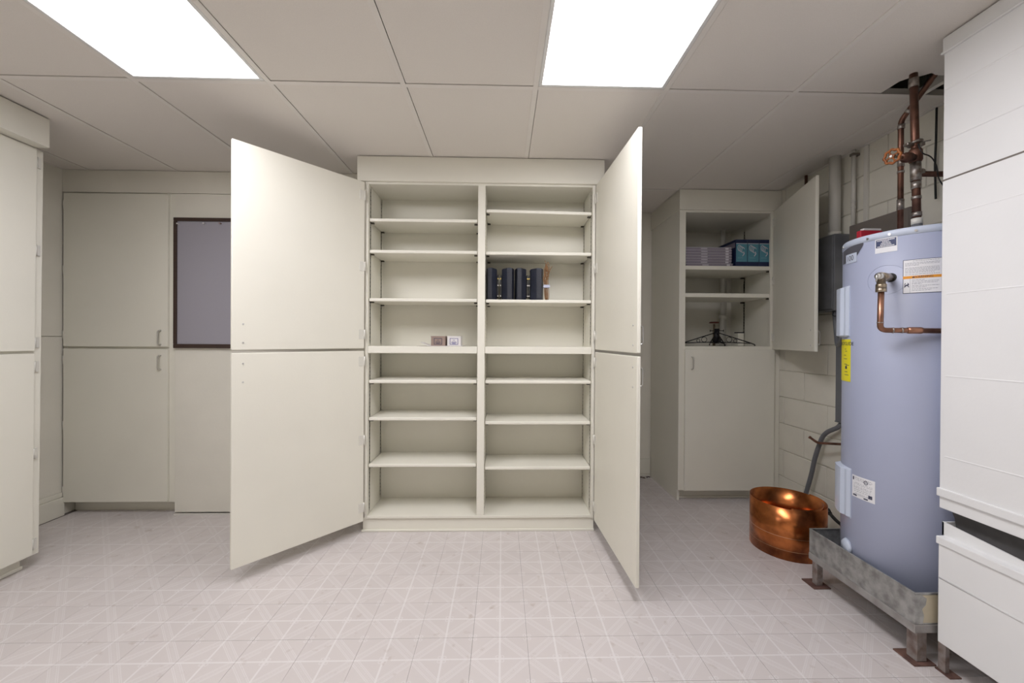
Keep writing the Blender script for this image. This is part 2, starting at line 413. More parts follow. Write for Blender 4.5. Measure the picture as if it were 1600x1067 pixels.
def pilaster(x, y, z0, z1, nx, parent):          # slotted shelf standard with dark slots
    s = part('shelf_standard', bx(x - (.003 if nx > 0 else 0), x + (.003 if nx < 0 else 0), y - .008, y + .008, z0, z1), PAINT, parent)
    sl = B(); z = z0 + .02; xx = x + (.0004 if nx > 0 else -.0004)
    while z < z1 - .02:
        box(sl, min(x, xx), max(x, xx), y - .0035, y + .0035, z - .003, z + .003); z += .0254
    o = part('slots', sl, DARKM, s, (0, 0, 0)); o['kind'] = 'stuff'

# ------------------------------------------------------------------ open shelf cabinet in the centre
FY = 2.585
c = thing('storage_cabinet', (-.14, FY, 0), 'wide cream storage cabinet with its four doors open on two bays of empty shelves', 'cabinet')
part('side_panel', bx(-.88, -.862, FY, 2.885, .085, 2.246, bev=.001), PAINT, c)
part('side_panel', bx(.582, .60, FY, 2.885, .085, 2.246, bev=.001), PAINT, c)
part('divider', bx(-.161, -.113, FY, 2.885, .105, 2.235, bev=.0025), PAINT, c)
part('top_panel', bx(-.862, .582, FY + .004, 2.885, 2.235, 2.25), PAINT, c)
part('bottom_panel', bx(-.862, .582, FY, 2.885, .088, .105, bev=.002), PAINT, c)
part('back_panel', bx(-.88, .60, 2.885, 2.898, .085, 2.25), PAINT, c)
for a, b in ((-.861, -.162), (-.112, .581)):
    part('fixed_shelf', bx(a, b, FY - .001, 2.884, 1.151, 1.196, bev=.003), PAINT, c)
for (a, b, zs) in ((-.859, -.164, (1.998, 1.795, 1.484, .956, .715, .414)), (-.110, .579, (2.061, 1.792, 1.482, .956, .69, .395))):
    for z in zs:
        bm = bx(a, b, FY + .012, 2.884, z, z + .021, bev=.005)
        if z == 2.061: bmesh.ops.rotate(bm, verts=list(bm.verts), cent=(.23, 2.7, z), matrix=Matrix.Rotation(.014, 3, 'Y'))
        s = part('shelf', bm, PAINT, c)
        for xx in (a + .012, b - .012):
            for yy in (FY + .045, 2.85):
                dz = -(xx - .23) * .014 if z == 2.061 else 0
                part('shelf_clip', bx(xx - .010, xx + .010, yy - .009, yy + .009, z - .008 + dz, z - .001 + dz, bev=.001, seg=1), DARKM, s, (0, 0, 0))
for x, nx in ((-.862, 1), (-.161, -1), (-.113, 1), (.582, -1)):
    for z0, z1 in ((.12, 1.14), (1.21, 2.22)):
        for yy in (2.862, FY + .045): pilaster(x, yy, z0, z1, nx, c)
part('toe_kick', bx(-.892, .602, FY + .012, 2.62, 0, .087, bev=.002), PAINT, c)
part('toe_strip', bx(-.90, .605, FY + .002, FY + .012, 0, .016, bev=.004), PAINT, c)
part('fascia', bx(-.93, .655, FY - .012, 2.9, 2.249, CEIL - .001, bev=.003), PAINT, c)
AL, AR = math.atan2(-.54, -.475), math.radians(92.5)
LP, RP = (-.877, 2.566), (.598, 2.566)
hz = (.09, .52, .97)
door(c, (*LP, 1.181), AL, .716, 1.057, 1, .085, hz, c.location)
door(c, (*LP, .080), AL, .716, 1.086, 1, .985, (.09, .52, 1.02), c.location)
door(c, (*RP, 1.181), AR, .714, 1.057, -1, .085, hz, c.location)
door(c, (*RP, .080), AR, .714, 1.086, -1, .985, (.09, .52, 1.02), c.location)

# ------------------------------------------------------------------ closed cabinet in the nook
n = thing('wall_cabinet', (-2.68, 2.9, 0), 'tall closed cream cabinet with two stacked doors beside the brown framed pin board', 'cabinet')
part('face_frame', box(box(box(box(bx(-3.063, -3.03, 2.87, 2.96, .09, 2.2535), -2.352, -2.2955, 2.87, 2.96, .085, 2.2535, bev=.001),
     -3.03, -2.352, 2.872, 2.899, 2.225, 2.2535), -3.03, -2.352, 2.872, 2.899, 1.155, 1.19), -3.03, -2.352, 2.872, 2.96, .09, .11), PAINT, n)
part('back_panel', bx(-3.03, -2.352, 2.95, 2.96, .11, 2.23), PAINT, n)
part('toe_kick', bx(-3.06, -2.2955, 2.945, 2.962, 0, .09), PAINT, n)
DYN = 2.87
for z0, z1, hzz in ((1.178, 2.243, .065), (.094, 1.163, .975)):
    d = part('door', bx(-3.048, -2.337, DYN - .019, DYN, z0, z1, bev=.003), PAINT, n)
    part('handle', HANDLEF, CHROME, d, (-2.384, DYN - .019, z0 + hzz))
    for hh in (.08, (z1 - z0) / 2, z1 - z0 - .08):
        part('hinge', tube(bx(-3.058, -3.049, DYN - .012, DYN - .008, z0 + hh - .03, z0 + hh + .03), [(-3.052, DYN - .014, z0 + hh - .03), (-3.052, DYN - .014, z0 + hh + .03)], .004, 8), HINGE, d, (0, 0, 0))

# pin board
p = thing('pin_board', (-1.69, 2.862, 1.171), 'grey fabric pin board in a dark brown wooden frame on the panelled wall', 'pin board')
x0, x1, z0, z1 = -2.292, -1.08, 1.171, 2.080; fwd = .022
for nm, a in (('frame_rail', (x0, x1, z1 - .024, z1)), ('frame_rail', (x0, x1, z0, z0 + .028)), ('frame_stile', (x0, x0 + .022, z0 + .028, z1 - .024)), ('frame_stile', (x1 - .022, x1, z0 + .028, z1 - .024))):
    part(nm, bx(a[0], a[1], 2.862 - fwd, 2.861, a[2], a[3], bev=.003), BROWNF, p)
part('fabric_panel', bx(x0 + .022, x1 - .022, 2.862 - .012, 2.861, z0 + .028, z1 - .024), FABRIC, p)
for i, (px, pz) in enumerate(((-2.262, 2.036), (-2.083, 2.040), (-1.972, 2.042))):
    k = thing('push_pin', (px, 2.85, pz), ['white push pin in the corner of the pin board', 'white push pin along the top edge of the pin board', 'brown push pin along the top edge of the pin board'][i], 'push pin', 'pins in the pin board')
    pin = B(); tube(pin, [(px, 2.8505, pz), (px, 2.844, pz), (px, 2.838, pz), (px, 2.834, pz)], [.0055, .003, .0035, .0055], 10)
    part('head', pin, (WCARD, WCARD, KRAFT)[i], k)

# ------------------------------------------------------------------ cabinet along the left wall (a little out of plumb)
def lean(bm):
    for v in bm.verts: v.co.y += (v.co.z - 1.2) * .0092
    return bm
q = thing('wall_cabinet', (-2.79, 1.85, 0), 'tall closed cream cabinet under a projecting boxed fascia on the side wall', 'cabinet')
part('body', lean(bx(-3.07, -2.54, 1.47, 2.246, .07, 2.2535)), PAINT, q)
part('face_frame', lean(bx(-2.54, -2.52, 1.47, 2.248, .068, 2.2535, bev=.001)), PAINT, q)
for z0, z1 in ((.078, 1.153), (1.167, 2.252)):
    d = part('door', lean(bx(-2.52, -2.50, 1.492, 2.203, z0, z1, bev=.003)), PAINT, q)
    for hh in (.05 if z0 < 1 else .045, (z1 - z0) / 2, z1 - z0 - .07):
        z = z0 + hh
        part('hinge', lean(tube(bx(-2.5198, -2.512, 2.2035, 2.232, z - .028, z + .028), [(-2.508, 2.2085, z - .028), (-2.508, 2.2085, z + .028)], .005, 8)), HINGE, d, (0, 0, 0))
    part('handle', HANDLE, CHROME, d, (-2.50, 1.545, z0 + (.065 if z0 > 1 else 1.01)), PI / 2)
part('fascia', bx(-3.07, -2.43, 1.2, 2.208, 2.254, CEIL - .003, bev=.003), PAINT, q)
part('toe_kick', bx(-3.07, -2.567, 1.48, 2.195, 0, .07, bev=.003), PAINT, q)
part('toe_strip', bx(-2.567, -2.555, 1.48, 2.197, 0, .02, bev=.005), PAINT, q)

# ------------------------------------------------------------------ corner cabinet on the right
RY = 3.06
k = thing('corner_cabinet', (1.74, RY, 0), 'cream corner cabinet, upper door open on shelves with boxes, lower door shut', 'cabinet')
part('side_panel', box(bx(1.366, 1.384, RY + .02, 3.64, .0, 2.252), 1.366, 1.384, RY + .006, RY + .02, .085, 2.252), PAINT, k)
part('side_panel', bx(2.106, 2.12, RY + .02, 3.64, .0, 2.25), PAINT, k)
part('face_frame', box(box(box(box(bx(1.365, 1.414, RY, RY + .02, .085, 2.2515, bev=.0015), 2.081, 2.158, RY, RY + .02, .0, 2.2515, bev=.0015),
     1.414, 2.081, RY, RY + .02, 2.235, 2.2515), 1.414, 2.081, RY, RY + .02, 1.168, 1.20, bev=.001), 1.414, 2.081, RY, RY + .02, .085, .11), PAINT, k)
part('top_panel', bx(1.384, 2.106, RY + .02, 3.64, 2.236, 2.25), PAINT, k)
part('bottom_panel', bx(1.384, 2.106, RY + .02, 3.64, 1.18, 1.199), PAINT, k)
part('shelf', bx(1.386, 2.104, RY + .012, 3.50, 1.795, 1.826, bev=.004), PAINT, k)
part('shelf', bx(1.386, 2.104, RY + .012, 3.46, 1.581, 1.613, bev=.004), PAINT, k)
for z in (1.795, 1.581):
    for yy in (3.10, 3.44): part('shelf_clip', bx(2.078, 2.105, yy - .012, yy + .012, z - .012, z - .001, bev=.001, seg=1), DARKM, k)
pilaster(2.106, 3.11, 1.23, 2.22, -1, k); pilaster(2.106, 3.44, 1.23, 2.22, -1, k)
part('toe_kick', bx(1.386, 2.15, RY + .07, RY + .085, 0, .086), PAINT, k)
part('toe_strip', bx(1.386, 2.15, RY + .06, RY + .07, 0, .016, bev=.003), PAINT, k)
part('fascia', bx(1.358, 2.158, RY - .012, 3.645, 2.2525, CEIL - .001, bev=.003), PAINT, k)
door(k, (2.097, RY - .003, 1.179), math.radians(73), .712, 1.068, -1, .085, (.09, .53, .98), k.location)
door(k, (2.108, RY - .001, .086), 0, .701, 1.092, -1, .985, (), k.location)
for hh in (.1, .55, 1.02):
    part('hinge', tube(bx(2.109, 2.12, RY - .004, RY - .0005, .086 + hh - .03, .086 + hh + .03), [(2.113, RY - .007, .086 + hh - .03), (2.113, RY - .007, .086 + hh + .03)], .0045, 8), HINGE, k)

# ------------------------------------------------------------------ things on the shelves of the centre cabinet
SZ = 1.5035
def speaker(x, wd, dp, y, face, label):
    t = thing('speaker', (x, y, SZ), label, 'speaker', 'black bookshelf speakers on the shelf')
    f = .32
    poly = [(x - wd / 2, y + dp * .35), (x - wd / 2 + .002, y - dp * .1), (x - wd * (.5 - f) + face * .01, y - dp / 2), (x + wd * (.5 - f) + face * .01, y - dp / 2), (x + wd / 2 - .002, y - dp * .1), (x + wd / 2, y + dp * .35), (x + wd * .25, y + dp / 2), (x - wd * .25, y + dp / 2)]
    bm = prism(B(), poly, SZ + .0005, SZ + .212)
    bmesh.ops.bevel(bm, geom=list(bm.edges), offset=.003, segments=2, affect='EDGES')
    part('body', bm, BLACKP, t)
    part('grille', bx(x - wd * .17 + face * .01, x + wd * .17 + face * .01, y - dp / 2 - .003, y - dp / 2 + .001, SZ + .012, SZ + .2, bev=.001, seg=1), BLACKG, t)
    s = 1 if face < 0 else -1
    tp = part('terminal_plate', bx(min(x + s * wd / 2, x + s * (wd / 2 + .010)), max(x + s * wd / 2, x + s * (wd / 2 + .010)), y - .012, y + .03, SZ + .02, SZ + .17, bev=.001, seg=1), RUBBER, t)
    for zz in (.03, .10, .145):
        tube_b = tube(B(), [(x + s * (wd / 2 + .008), y - .012, SZ + zz), (x + s * (wd / 2 + .008), y - .020, SZ + zz)], .005, 8)
        part('terminal', tube_b, GOLD if zz > .11 else CHROME, tp, (0, 0, 0))
speaker(-.074, .072, .11, 2.69, -1, 'black faceted speaker touching the cabinet divider')
speaker(.036, .084, .11, 2.69, 1, 'black faceted speaker, second along from the divider')
speaker(.1205, .078, .11, 2.69, -1, 'black faceted speaker, third along from the divider')
speaker(.2295, .090, .11, 2.69, 1, 'black faceted speaker next to the bundle of brown wire')
wbn = thing('wire_bundle', (.30, 2.66, SZ), 'bundle of brown speaker wire tied with pale tape at the end of the speakers', 'wire')
for i in range(7):
    a = random.uniform(-.008, .008); b = random.uniform(-.010, .010); top = .225 + random.uniform(-.02, .03); wv = random.uniform(.009, .018)
    pts = []
    for s in range(25):
        t = 2 * PI * s / 24; zc = .5 - .5 * math.cos(t)
        pin = abs(zc - .40)
        ww = wv * (.35 + 1.6 * pin)
        pts.append((.288 + a + ww * math.sin(t) + .014 * (.4 - zc) + (.010 if zc > .7 else 0), 2.645 + b, SZ + .004 + top * zc))
    part('wire_loop', tube(B(), pts[:-1], .0022, 6, closed=True), WIRE, wbn)
part('wire_end', tube(B(), [(.285, 2.64, SZ + .19), (.288, 2.636, SZ + .22), (.281, 2.634, SZ + .247), (.279, 2.634, SZ + .262)], .0022, 6), WIRE, wbn)
part('wire_end', tube(B(), [(.300, 2.64, SZ + .18), (.318, 2.636, SZ + .21), (.325, 2.634, SZ + .225)], .0022, 6), WIRE, wbn)
part('tape', bx(.268, .312, 2.628, 2.662, SZ + .082, SZ + .102, bev=.003), TAPE, wbn)
# tray with two small cartons
MZ = 1.1965
tr = B(); prev = None
for i in range(29):
    s = i / 28; x = -.528 + s * .285; lift = .024 * max(0, (.22 - s) / .22) ** 1.5 + .006 * max(0, (s - .93) / .07)
    row = [tr.verts.new((x, y, MZ + .001 + lift + dz)) for y, dz in ((2.598, 0), (2.72, 0), (2.72, .0022), (2.598, .0022))]
    if prev:
        for a in range(4): tr.faces.new((prev[a], prev[(a + 1) % 4], row[(a + 1) % 4], row[a]))
    else: tr.faces.new(row)
    prev = row
tr.faces.new(prev[::-1]); bmesh.ops.recalc_face_normals(tr, faces=list(tr.faces))
tag(part('card_tray', tr, WCARD), 'thin curled card sheet under two small cartons', 'card')
pp = bx(-.55, -.40, 2.60, 2.68, MZ + .0002, MZ + .0008); bmesh.ops.rotate(pp, verts=list(pp.verts), cent=(-.47, 2.64, MZ), matrix=Matrix.Rotation(-.25, 3, 'Z'))
tag(part('paper_slip', pp, KRAFT), 'tan paper slip lying under the curled card sheet', 'paper')
def carton(x, wd, y, m, ink, rot, label):
    t = thing('carton', (x, y, MZ + .0036), label, 'carton', 'small cartons on the middle shelf'); t.rotation_euler = (0, 0, rot)
    h = .062
    part('box', bx(-wd / 2, wd / 2, -.04, .04, 0, h, bev=.0012, seg=1), m, t, (0, 0, 0))
    part('lid_flap', bx(-wd / 2 - .0006, wd / 2 + .0006, -.0407, .0405, h - .006, h + .0008), m, t, (0, 0, 0))
    pr = B(); a, b, zb, zt, e = -.027, .027, .008, .049, .003
    for r_ in ((a, b, zb, zb + e), (a, b, zt - e, zt), (a, a + e, zb, zt), (b - e, b, zb, zt)): box(pr, r_[0], r_[1], -.0409, -.0399, r_[2], r_[3])
    for zz, w_ in ((.020, .036), (.026, .030), (.014, .022), (.037, .012)): box(pr, -w_ / 2, w_ / 2, -.0409, -.0399, zz - .0014, zz + .0014)
    part('printed_label', pr, ink, t, (0, 0, 0))
carton(-.414, .094, 2.657, KRAFT, INK, -.12, 'small tan carton with a dark square label')
carton(-.314, .088, 2.655, WCARD, BLUEINK, -.02, 'small white carton with a blue square label')

# ------------------------------------------------------------------ things in the corner cabinet
for i in range(7):
    z = 1.8265 + i * .0212; dx = .010 if i == 0 else random.uniform(-.002, .002)
    t = thing('flat_case', (1.61 + dx, 3.10, z), 'lilac grey flat case, ' + ('lowest of the stack and sticking out sideways', 'second from the bottom of the stack', 'third from the bottom of the stack', 'fourth from the bottom, halfway up the stack', 'third from the top of the stack', 'second from the top of the stack', 'topmost of the stack beside the blue cartons')[i], 'case', 'flat cases stacked on the shelf')
    part('body', bx(1.425 + dx, 1.793 + dx, 3.095, 3.36, z + .0005, z + .0185, bev=.001, seg=1), CASE, t)
    part('edge', bx(1.424 + dx, 1.795 + dx, 3.094, 3.361, z + .0185, z + .0207), CASEW, t)
    mk = B()
    for a in range(9): box(mk, 1.552 + dx + a * .0056, 1.5565 + dx + a * .0056, 3.0942, 3.0952, z + .006, z + .0135)
    box(mk, 1.745 + dx, 1.770 + dx, 3.0942, 3.0952, z + .004, z + .016)
    part('printed_spine', mk, CASEW, t)['kind'] = 'stuff'
bl = ('blue lamp carton touching the stack of flat cases', 'blue lamp carton in the middle of the three', 'blue lamp carton against the cabinet side')
for i in range(3):
    x0 = 1.823 + i * .0925; x1 = x0 + .091; y0 = 3.09; z0 = 1.8265; z1 = z0 + .211
    t = thing('lamp_carton', ((x0 + x1) / 2, y0, z0), bl[i], 'carton', 'blue lamp cartons')
    part('box', bx(x0, x1, y0, y0 + .27, z0, z1, bev=.0012, seg=1), NAVY, t)
    fp = part('front_panel', bx(x0 + .003, x1 - .001, y0 - .0008, y0 + .0005, z0 + .036, z0 + .178), TEAL, t)
    cx, cz = (x0 + x1) / 2 - .003, z0 + .135
    sw = B()
    for a in range(4):
        pts = [(cx + (a - 1.5) * .0105 + .012 * math.cos(s * .55 + .4), y0 - .0012, cz - (a - 1.5) * .006 + .022 * math.sin(s * .55 + .4)) for s in range(9)]
        tube(sw, pts, .0022, 5)
    tube(sw, arc([(cx + .018, y0 - .0012, cz - .02), (cx + .025, y0 - .0012, cz - .035), (cx + .010, y0 - .0012, cz - .055)], .02), .0035, 5)
    part('printed_bulb', sw, CASEW, fp, (0, 0, 0))
    wd_ = B()
    for a in range(5): box(wd_, cx - .026 + a * .009, cx - .020 + a * .009, y0 - .0013, y0 - .0007, z0 + .062, z0 + .072)
    box(wd_, cx - .03, cx + .026, y0 - .0013, y0 - .0007, z0 + .0445, z0 + .047)
    part('printed_word', wd_, mat('pale_teal_print', (.16, .36, .44), .5) if i == 0 else MATS['pale_teal_print'], fp, (0, 0, 0))
    part('band', bx(x0 + .003, x1 - .001, y0 - .001, y0, z0 + .1765, z0 + .181), CASEW, t)
    if i == 0: part('side_window', bx(x0 - .0008, x0 + .0005, y0 + .012, y0 + .2, z0 + .150, z0 + .190), CASE, t)
# tree stand
ts = thing('tree_stand', (1.79, 3.30, 1.1995), 'black iron tree stand with four scrolled legs on the cabinet floor', 'tree stand')
tx, ty, tz = 1.79, 3.30, 1.1995
part('socket', lathe(B(), [(.0, .022), (.021, .022), (.021, .145), (.0175, .145), (.0175, .03), (0, .03)], 20, (0, 0)), BLACKI, ts, (0, 0, 0))
for a in range(4):
    th = math.radians(163 + 90 * a); L = .285
    ax = lambda s, z, o=0: (s * math.cos(th) - o * math.sin(th), s * math.sin(th) + o * math.cos(th), z)
    lg = tube(B(), [ax(.02, .108), ax(.10, .080), ax(L - .03, .026), ax(L - .006, .016), ax(L, .010), ax(L - .004, .004)], .0042, 8)
    tube(lg, [ax(.02, .032), ax(.12, .030), ax(L - .03, .024)], .0036, 8)
    part('leg', lg, BLACKI, ts, (0, 0, 0))
    sc = B()
    for cxx, cz, rr in ((.095, .054, .021), (.140, .044, .013)):
        tube(sc, [ax(cxx + rr * math.cos(s * PI / 8), cz + rr * math.sin(s * PI / 8)) for s in range(16)], .0024, 6, closed=True)
    part('scroll', sc, BLACKI, ts, (0, 0, 0))
for a in range(3):
    th = math.radians(0 + 120 * a)
    bo = tube(B(), [(.018 * math.cos(th), .018 * math.sin(th), .128), (.058 * math.cos(th), .058 * math.sin(th), .128)], .0028, 6)
    tube(bo, [(.058 * math.cos(th), .058 * math.sin(th), .119), (.058 * math.cos(th), .058 * math.sin(th), .137)], .0024, 6)
    part('thumb_bolt', bo, BLACKI, ts, (0, 0, 0))
# pipe and stop valve at the back of the corner cabinet
vp = thing('waste_pipe', (1.975, 3.545, 1.2), 'cream painted pipe running up the back of the corner cabinet', 'pipe')
part('pipe', tube(B(), [(1.975, 3.545, 1.2), (1.975, 3.545, 2.235)], .022, 14), PLASTW, vp)
part('collar', tube(B(), [(1.975, 3.545, 1.44), (1.975, 3.545, 1.475)], .031, 14), PLASTW, vp)
part('pipe', tube(B(), [(2.03, 3.60, 1.2), (2.03, 3.60, 1.79)], .012, 10), PLASTW, vp)
sv = thing('stop_valve', (1.87, 3.56, 1.2), 'stop valve with a red brown handwheel behind the tree stand', 'valve')
part('stem', tube(B(), [(1.875, 3.5, 1.2), (1.875, 3.5, 1.39)], [.012, .008], 10), BRASS, sv)
hw = tube(B(), [(1.875 + .034 * math.cos(a * PI / 8), 3.5 + .034 * math.sin(a * PI / 8), 1.405) for a in range(16)], .0065, 8, closed=True)
for a in range(4): tube(hw, [(1.875, 3.5, 1.40), (1.875 + .034 * math.cos(a * PI / 2), 3.5 + .034 * math.sin(a * PI / 2), 1.405)], .004, 6)
part('handwheel', hw, HANDR, sv)
ob = thing('small_bin', (2.055, 3.42, 1.2), 'small pale bin with a black rim at the back of the corner cabinet', 'bin')
part('body', bx(2.03, 2.085, 3.40, 3.45, 1.1995, 1.31, bev=.003), PAINT, ob)
part('rim', bx(2.028, 2.087, 3.398, 3.452, 1.31, 1.319, bev=.002), BLACKI, ob)

# ------------------------------------------------------------------ copper sheet coil
cc = Vector((1.729, 2.382, 0)); h = .292
cb = B(); prev = None; NT = 150; turns = 1.38
for i in range(NT + 1):
    s = i / NT; a = math.radians(18) - s * turns * 2 * PI; r_ = .1985 - .020 * max(0, (s - .30) / .70) - .004 * s
    row = [cb.verts.new((rr * math.cos(a), rr * math.sin(a), z)) for rr, z in ((r_, 0), (r_, h), (r_ - .0009, h), (r_ - .0009, 0))]
    if prev:
        for q_ in range(4):
            f = cb.faces.new((prev[q_], prev[(q_ + 1) % 4], row[(q_ + 1) % 4], row[q_])); f.smooth = q_ in (0, 2)
    else: cb.faces.new(row)
    prev = row
cb.faces.new(prev[::-1]); bmesh.ops.recalc_face_normals(cb, faces=list(cb.faces))
co = tag(part('copper_coil', cb, COIL, None, cc), 'rolled strip of shiny copper sheet standing on edge on the floor', 'copper sheet')

# ------------------------------------------------------------------ water heater and stand
TX, TY, TR = 1.86, 1.762, .252
st = thing('heater_stand', (1.86, 1.756, 0), 'galvanised drain pan on a rusty four legged steel stand under the water heater', 'stand')
px0, px1, py0, py1, pz0, pz1 = 1.588, 2.132, 1.492, 2.02, .158, .276
e = .003
pn = bx(px0, px1, py0, py1, pz0, pz0 + e)
for a in ((px0, px0 + e, py0, py1), (px1 - e, px1, py0, py1), (px0 + e, px1 - e, py0, py0 + e), (px0 + e, px1 - e, py1 - e, py1)): box(pn, *a, pz0 + e, pz1)
part('pan', pn, GALV, st)
rm = B()
for a in ((px0 - .002, px0 + .006, py0, py1), (px1 - .006, px1 + .002, py0, py1), (px0, px1, py0 - .002, py0 + .006), (px0, px1, py1 - .006, py1 + .002)): box(rm, *a, pz1 - .002, pz1 + .003, bev=.001, seg=1)
part('rim', rm, GALV, st)
part('corner_fold', bx(px0 - .0015, px0 + .018, py0 - .0015, py0 + .0005, pz0 + .01, pz1 - .003), GALV, st)
prism_b = B()
poly = [(px0 + .032, pz0 + .006), (px1 - .01, pz0 + .006), (px1 - .01, pz1 - .006), (px0 + .028, pz1 - .006), (px0 + .046, pz1 - .02), (px0 + .042, pz1 - .045), (px0 + .028, pz1 - .06), (px0 + .036, pz1 - .085)]
va = [prism_b.verts.new((x, py0 - .0006, z)) for x, z in poly]; vb = [prism_b.verts.new((x, py0 + .0002, z)) for x, z in poly]
prism_b.faces.new(va); prism_b.faces.new(vb[::-1])
for i in range(len(poly)): prism_b.faces.new((va[i], va[(i + 1) % len(poly)], vb[(i + 1) % len(poly)], vb[i]))
bmesh.ops.recalc_face_normals(prism_b, faces=list(prism_b.faces))
part('paint_patch', prism_b, CREAMPATCH, st, None, 0, 'patch of cream paint on the pan end')
for a in ((px0 - .004, px0 + .03, py0 - .003, py1), (px1 - .03, px1 + .002, py0 - .003, py1), (px0 + .03, px1 - .03, py0 - .003, py0 + .03), (px0 + .03, px1 - .03, py1 - .03, py1)):
    part('frame_rail', bx(*a, .125, .1575, bev=.002, seg=1), STEEL, st)
for lx, ly in ((1.627, 1.522), (1.612, 1.995), (2.105, 1.522), (2.105, 1.995)):
    s_ = .0205 if ly < 1.6 else .016
    lg = part('leg', bx(lx - s_, lx + s_, ly - s_, ly + s_, .006, .125, bev=.002, seg=1), RUST, st)
    part('foot_plate', bx(lx - .045, lx + .042, ly - .036, ly + .05, 0, .006, bev=.001, seg=1), RUSTP, lg, (0, 0, 0))

wh = thing('water_heater', (TX, TY, pz0 + e), 'tall blue grey cylindrical electric water heater standing in a galvanised pan', 'water heater')
zb = pz0 + e
part('tank', lathe(B(), [(0, zb), (TR - .006, zb), (TR - .004, zb + .01), (TR - .003, .212), (TR, .216), (TR, 1.683), (TR - .001, 1.684)], 96, (TX, TY)), TANK, wh)
part('top_cap', lathe(B(), [(TR - .002, 1.682), (TR + .002, 1.683), (TR + .002, 1.705), (TR - .002, 1.712), (TR - .02, 1.716), (.1, 1.722), (0, 1.722)], 96, (TX, TY)), TANKL, wh)
def cyl(a, z, r): a = math.radians(a); return (TX + r * math.cos(a), TY + r * math.sin(a), z)
def patch(bm, a0, a1, z0, z1, r=TR + .0009, n=14, th=.0007, z0b=None, z1b=None):
    prev = None
    for i in range(n + 1):
        s = i / n; a = a0 + (a1 - a0) * s
        zz0 = z0 + ((z0b if z0b is not None else z0) - z0) * s; zz1 = z1 + ((z1b if z1b is not None else z1) - z1) * s
        row = [bm.verts.new(cyl(a, z, q)) for z, q in ((zz0, r), (zz1, r), (zz1, r - th), (zz0, r - th))]
        if prev:
            for q in range(4): bm.faces.new((prev[q], prev[(q + 1) % 4], row[(q + 1) % 4], row[q]))
        else: bm.faces.new(row)
        prev = row
    bm.faces.new(prev[::-1]); bmesh.ops.recalc_face_normals(bm, faces=list(bm.faces)); return bm
def onc(ac, zc, r=TR + .0022):                 # lettering bent on to the tank
    return lambda x, y: cyl(ac + math.degrees(x / TR), zc + y, r)
for aa in (188, 206, 150, 224):
    part('cap_screw', tube(B(), [cyl(aa, 1.694, TR), cyl(aa, 1.694, TR + .005)], .005, 8), CHROME, wh)
# caution sticker
s1 = part('caution_label', patch(B(), 194.5, 211.5, 1.622, 1.684), PAPER, wh, None, 0, 'white and navy caution sticker')
part('printed_band', patch(B(), 195.3, 210.8, 1.645, 1.679, TR + .0015), NAVYP, s1, (0, 0, 0))
tb = B()
for zz, hw_ in ((1.6745, 6.8), (1.6685, 2.6), (1.662, 3.6), (1.6555, 4.2), (1.649, 6.6)):
    a = 203 - hw_
    while a < 203 + hw_:
        wd_ = random.uniform(.5, 1.3); patch(tb, a, min(a + wd_, 203 + hw_), zz - .0017, zz + .0017, TR + .0021, 3); a += wd_ + .28
for zz, hw_ in ((1.637, 3.5), (1.631, 4.5)): patch(tb, 203 - hw_, 203 + hw_, zz - .0006, zz + .0006, TR + .0017, 6)
part('printed_lines', tb, PAPER, s1, (0, 0, 0))
# warning sticker
s2 = part('warning_label', patch(B(), 215.5, 241, 1.440, 1.578), INK, wh, None, 0, 'white warning sticker with an orange band')
part('paper', patch(B(), 215.9, 240.6, 1.442, 1.576, TR + .0014), PAPER, s2, (0, 0, 0))
part('orange_band', patch(B(), 215.6, 240.9, 1.500, 1.511, TR + .0019), ORANGE, s2, (0, 0, 0))
tb = B(); add_text(tb, 'WARNING', .0115, onc(229, 1.5055, TR + .0026))
vv = [tb.verts.new(cyl(*q)) for q in ((221.6, 1.502, TR + .0026), (223.2, 1.502, TR + .0026), (222.4, 1.5095, TR + .0026))]; tb.faces.new(vv)
part('warning_word', tb, INK, s2, (0, 0, 0))
tb = B()
for i, zz in enumerate((1.571, 1.5635, 1.5585, 1.5535, 1.544, 1.539, 1.534, 1.529, 1.524, 1.517)):
    a1 = (239.6, 239.4, 239.2, 226, 239.4, 239.3, 239.5, 239.4, 236, 239.3)[i]; a = 217 if i else 222
    while a < a1:
        wd_ = random.uniform(.8, 2.2); patch(tb, a, min(a + wd_, a1), zz - .0009, zz + .0009, TR + .0019, 3); a += wd_ + .35
for i, zz in enumerate((1.494, 1.488, 1.482, 1.477, 1.470, 1.464, 1.457, 1.451)):
    a1 = (230, 239, 238, 228, 239.3, 231, 238.5, 234)[i]; a = 221.5
    while a < a1:
        wd_ = random.uniform(.8, 2.2); patch(tb, a, min(a + wd_, a1), zz - .0009, zz + .0009, TR + .0019, 3); a += wd_ + .35
patch(tb, 220.3, 220.5, 1.442, 1.500, TR + .0019, 2)
part('printed_lines', tb, INKG, s2, (0, 0, 0))
tb = B()
for q in (((216.6, 1.468), (219.6, 1.474), (219.4, 1.479), (216.5, 1.473)), ((216.5, 1.477), (217.2, 1.483), (217.6, 1.482), (216.9, 1.475)), ((219.0, 1.484), (219.8, 1.477), (219.4, 1.475), (218.6, 1.482)), ((216.8, 1.464), (217.5, 1.470), (217.1, 1.471), (216.4, 1.465)), ((218.9, 1.474), (219.9, 1.466), (219.4, 1.465), (218.4, 1.473))):
    tb.faces.new([tb.verts.new(cyl(a, z, TR + .0022)) for a, z in q])
bmesh.ops.recalc_face_normals(tb, faces=list(tb.faces))
part('hazard_symbol', tb, INK, s2, (0, 0, 0))
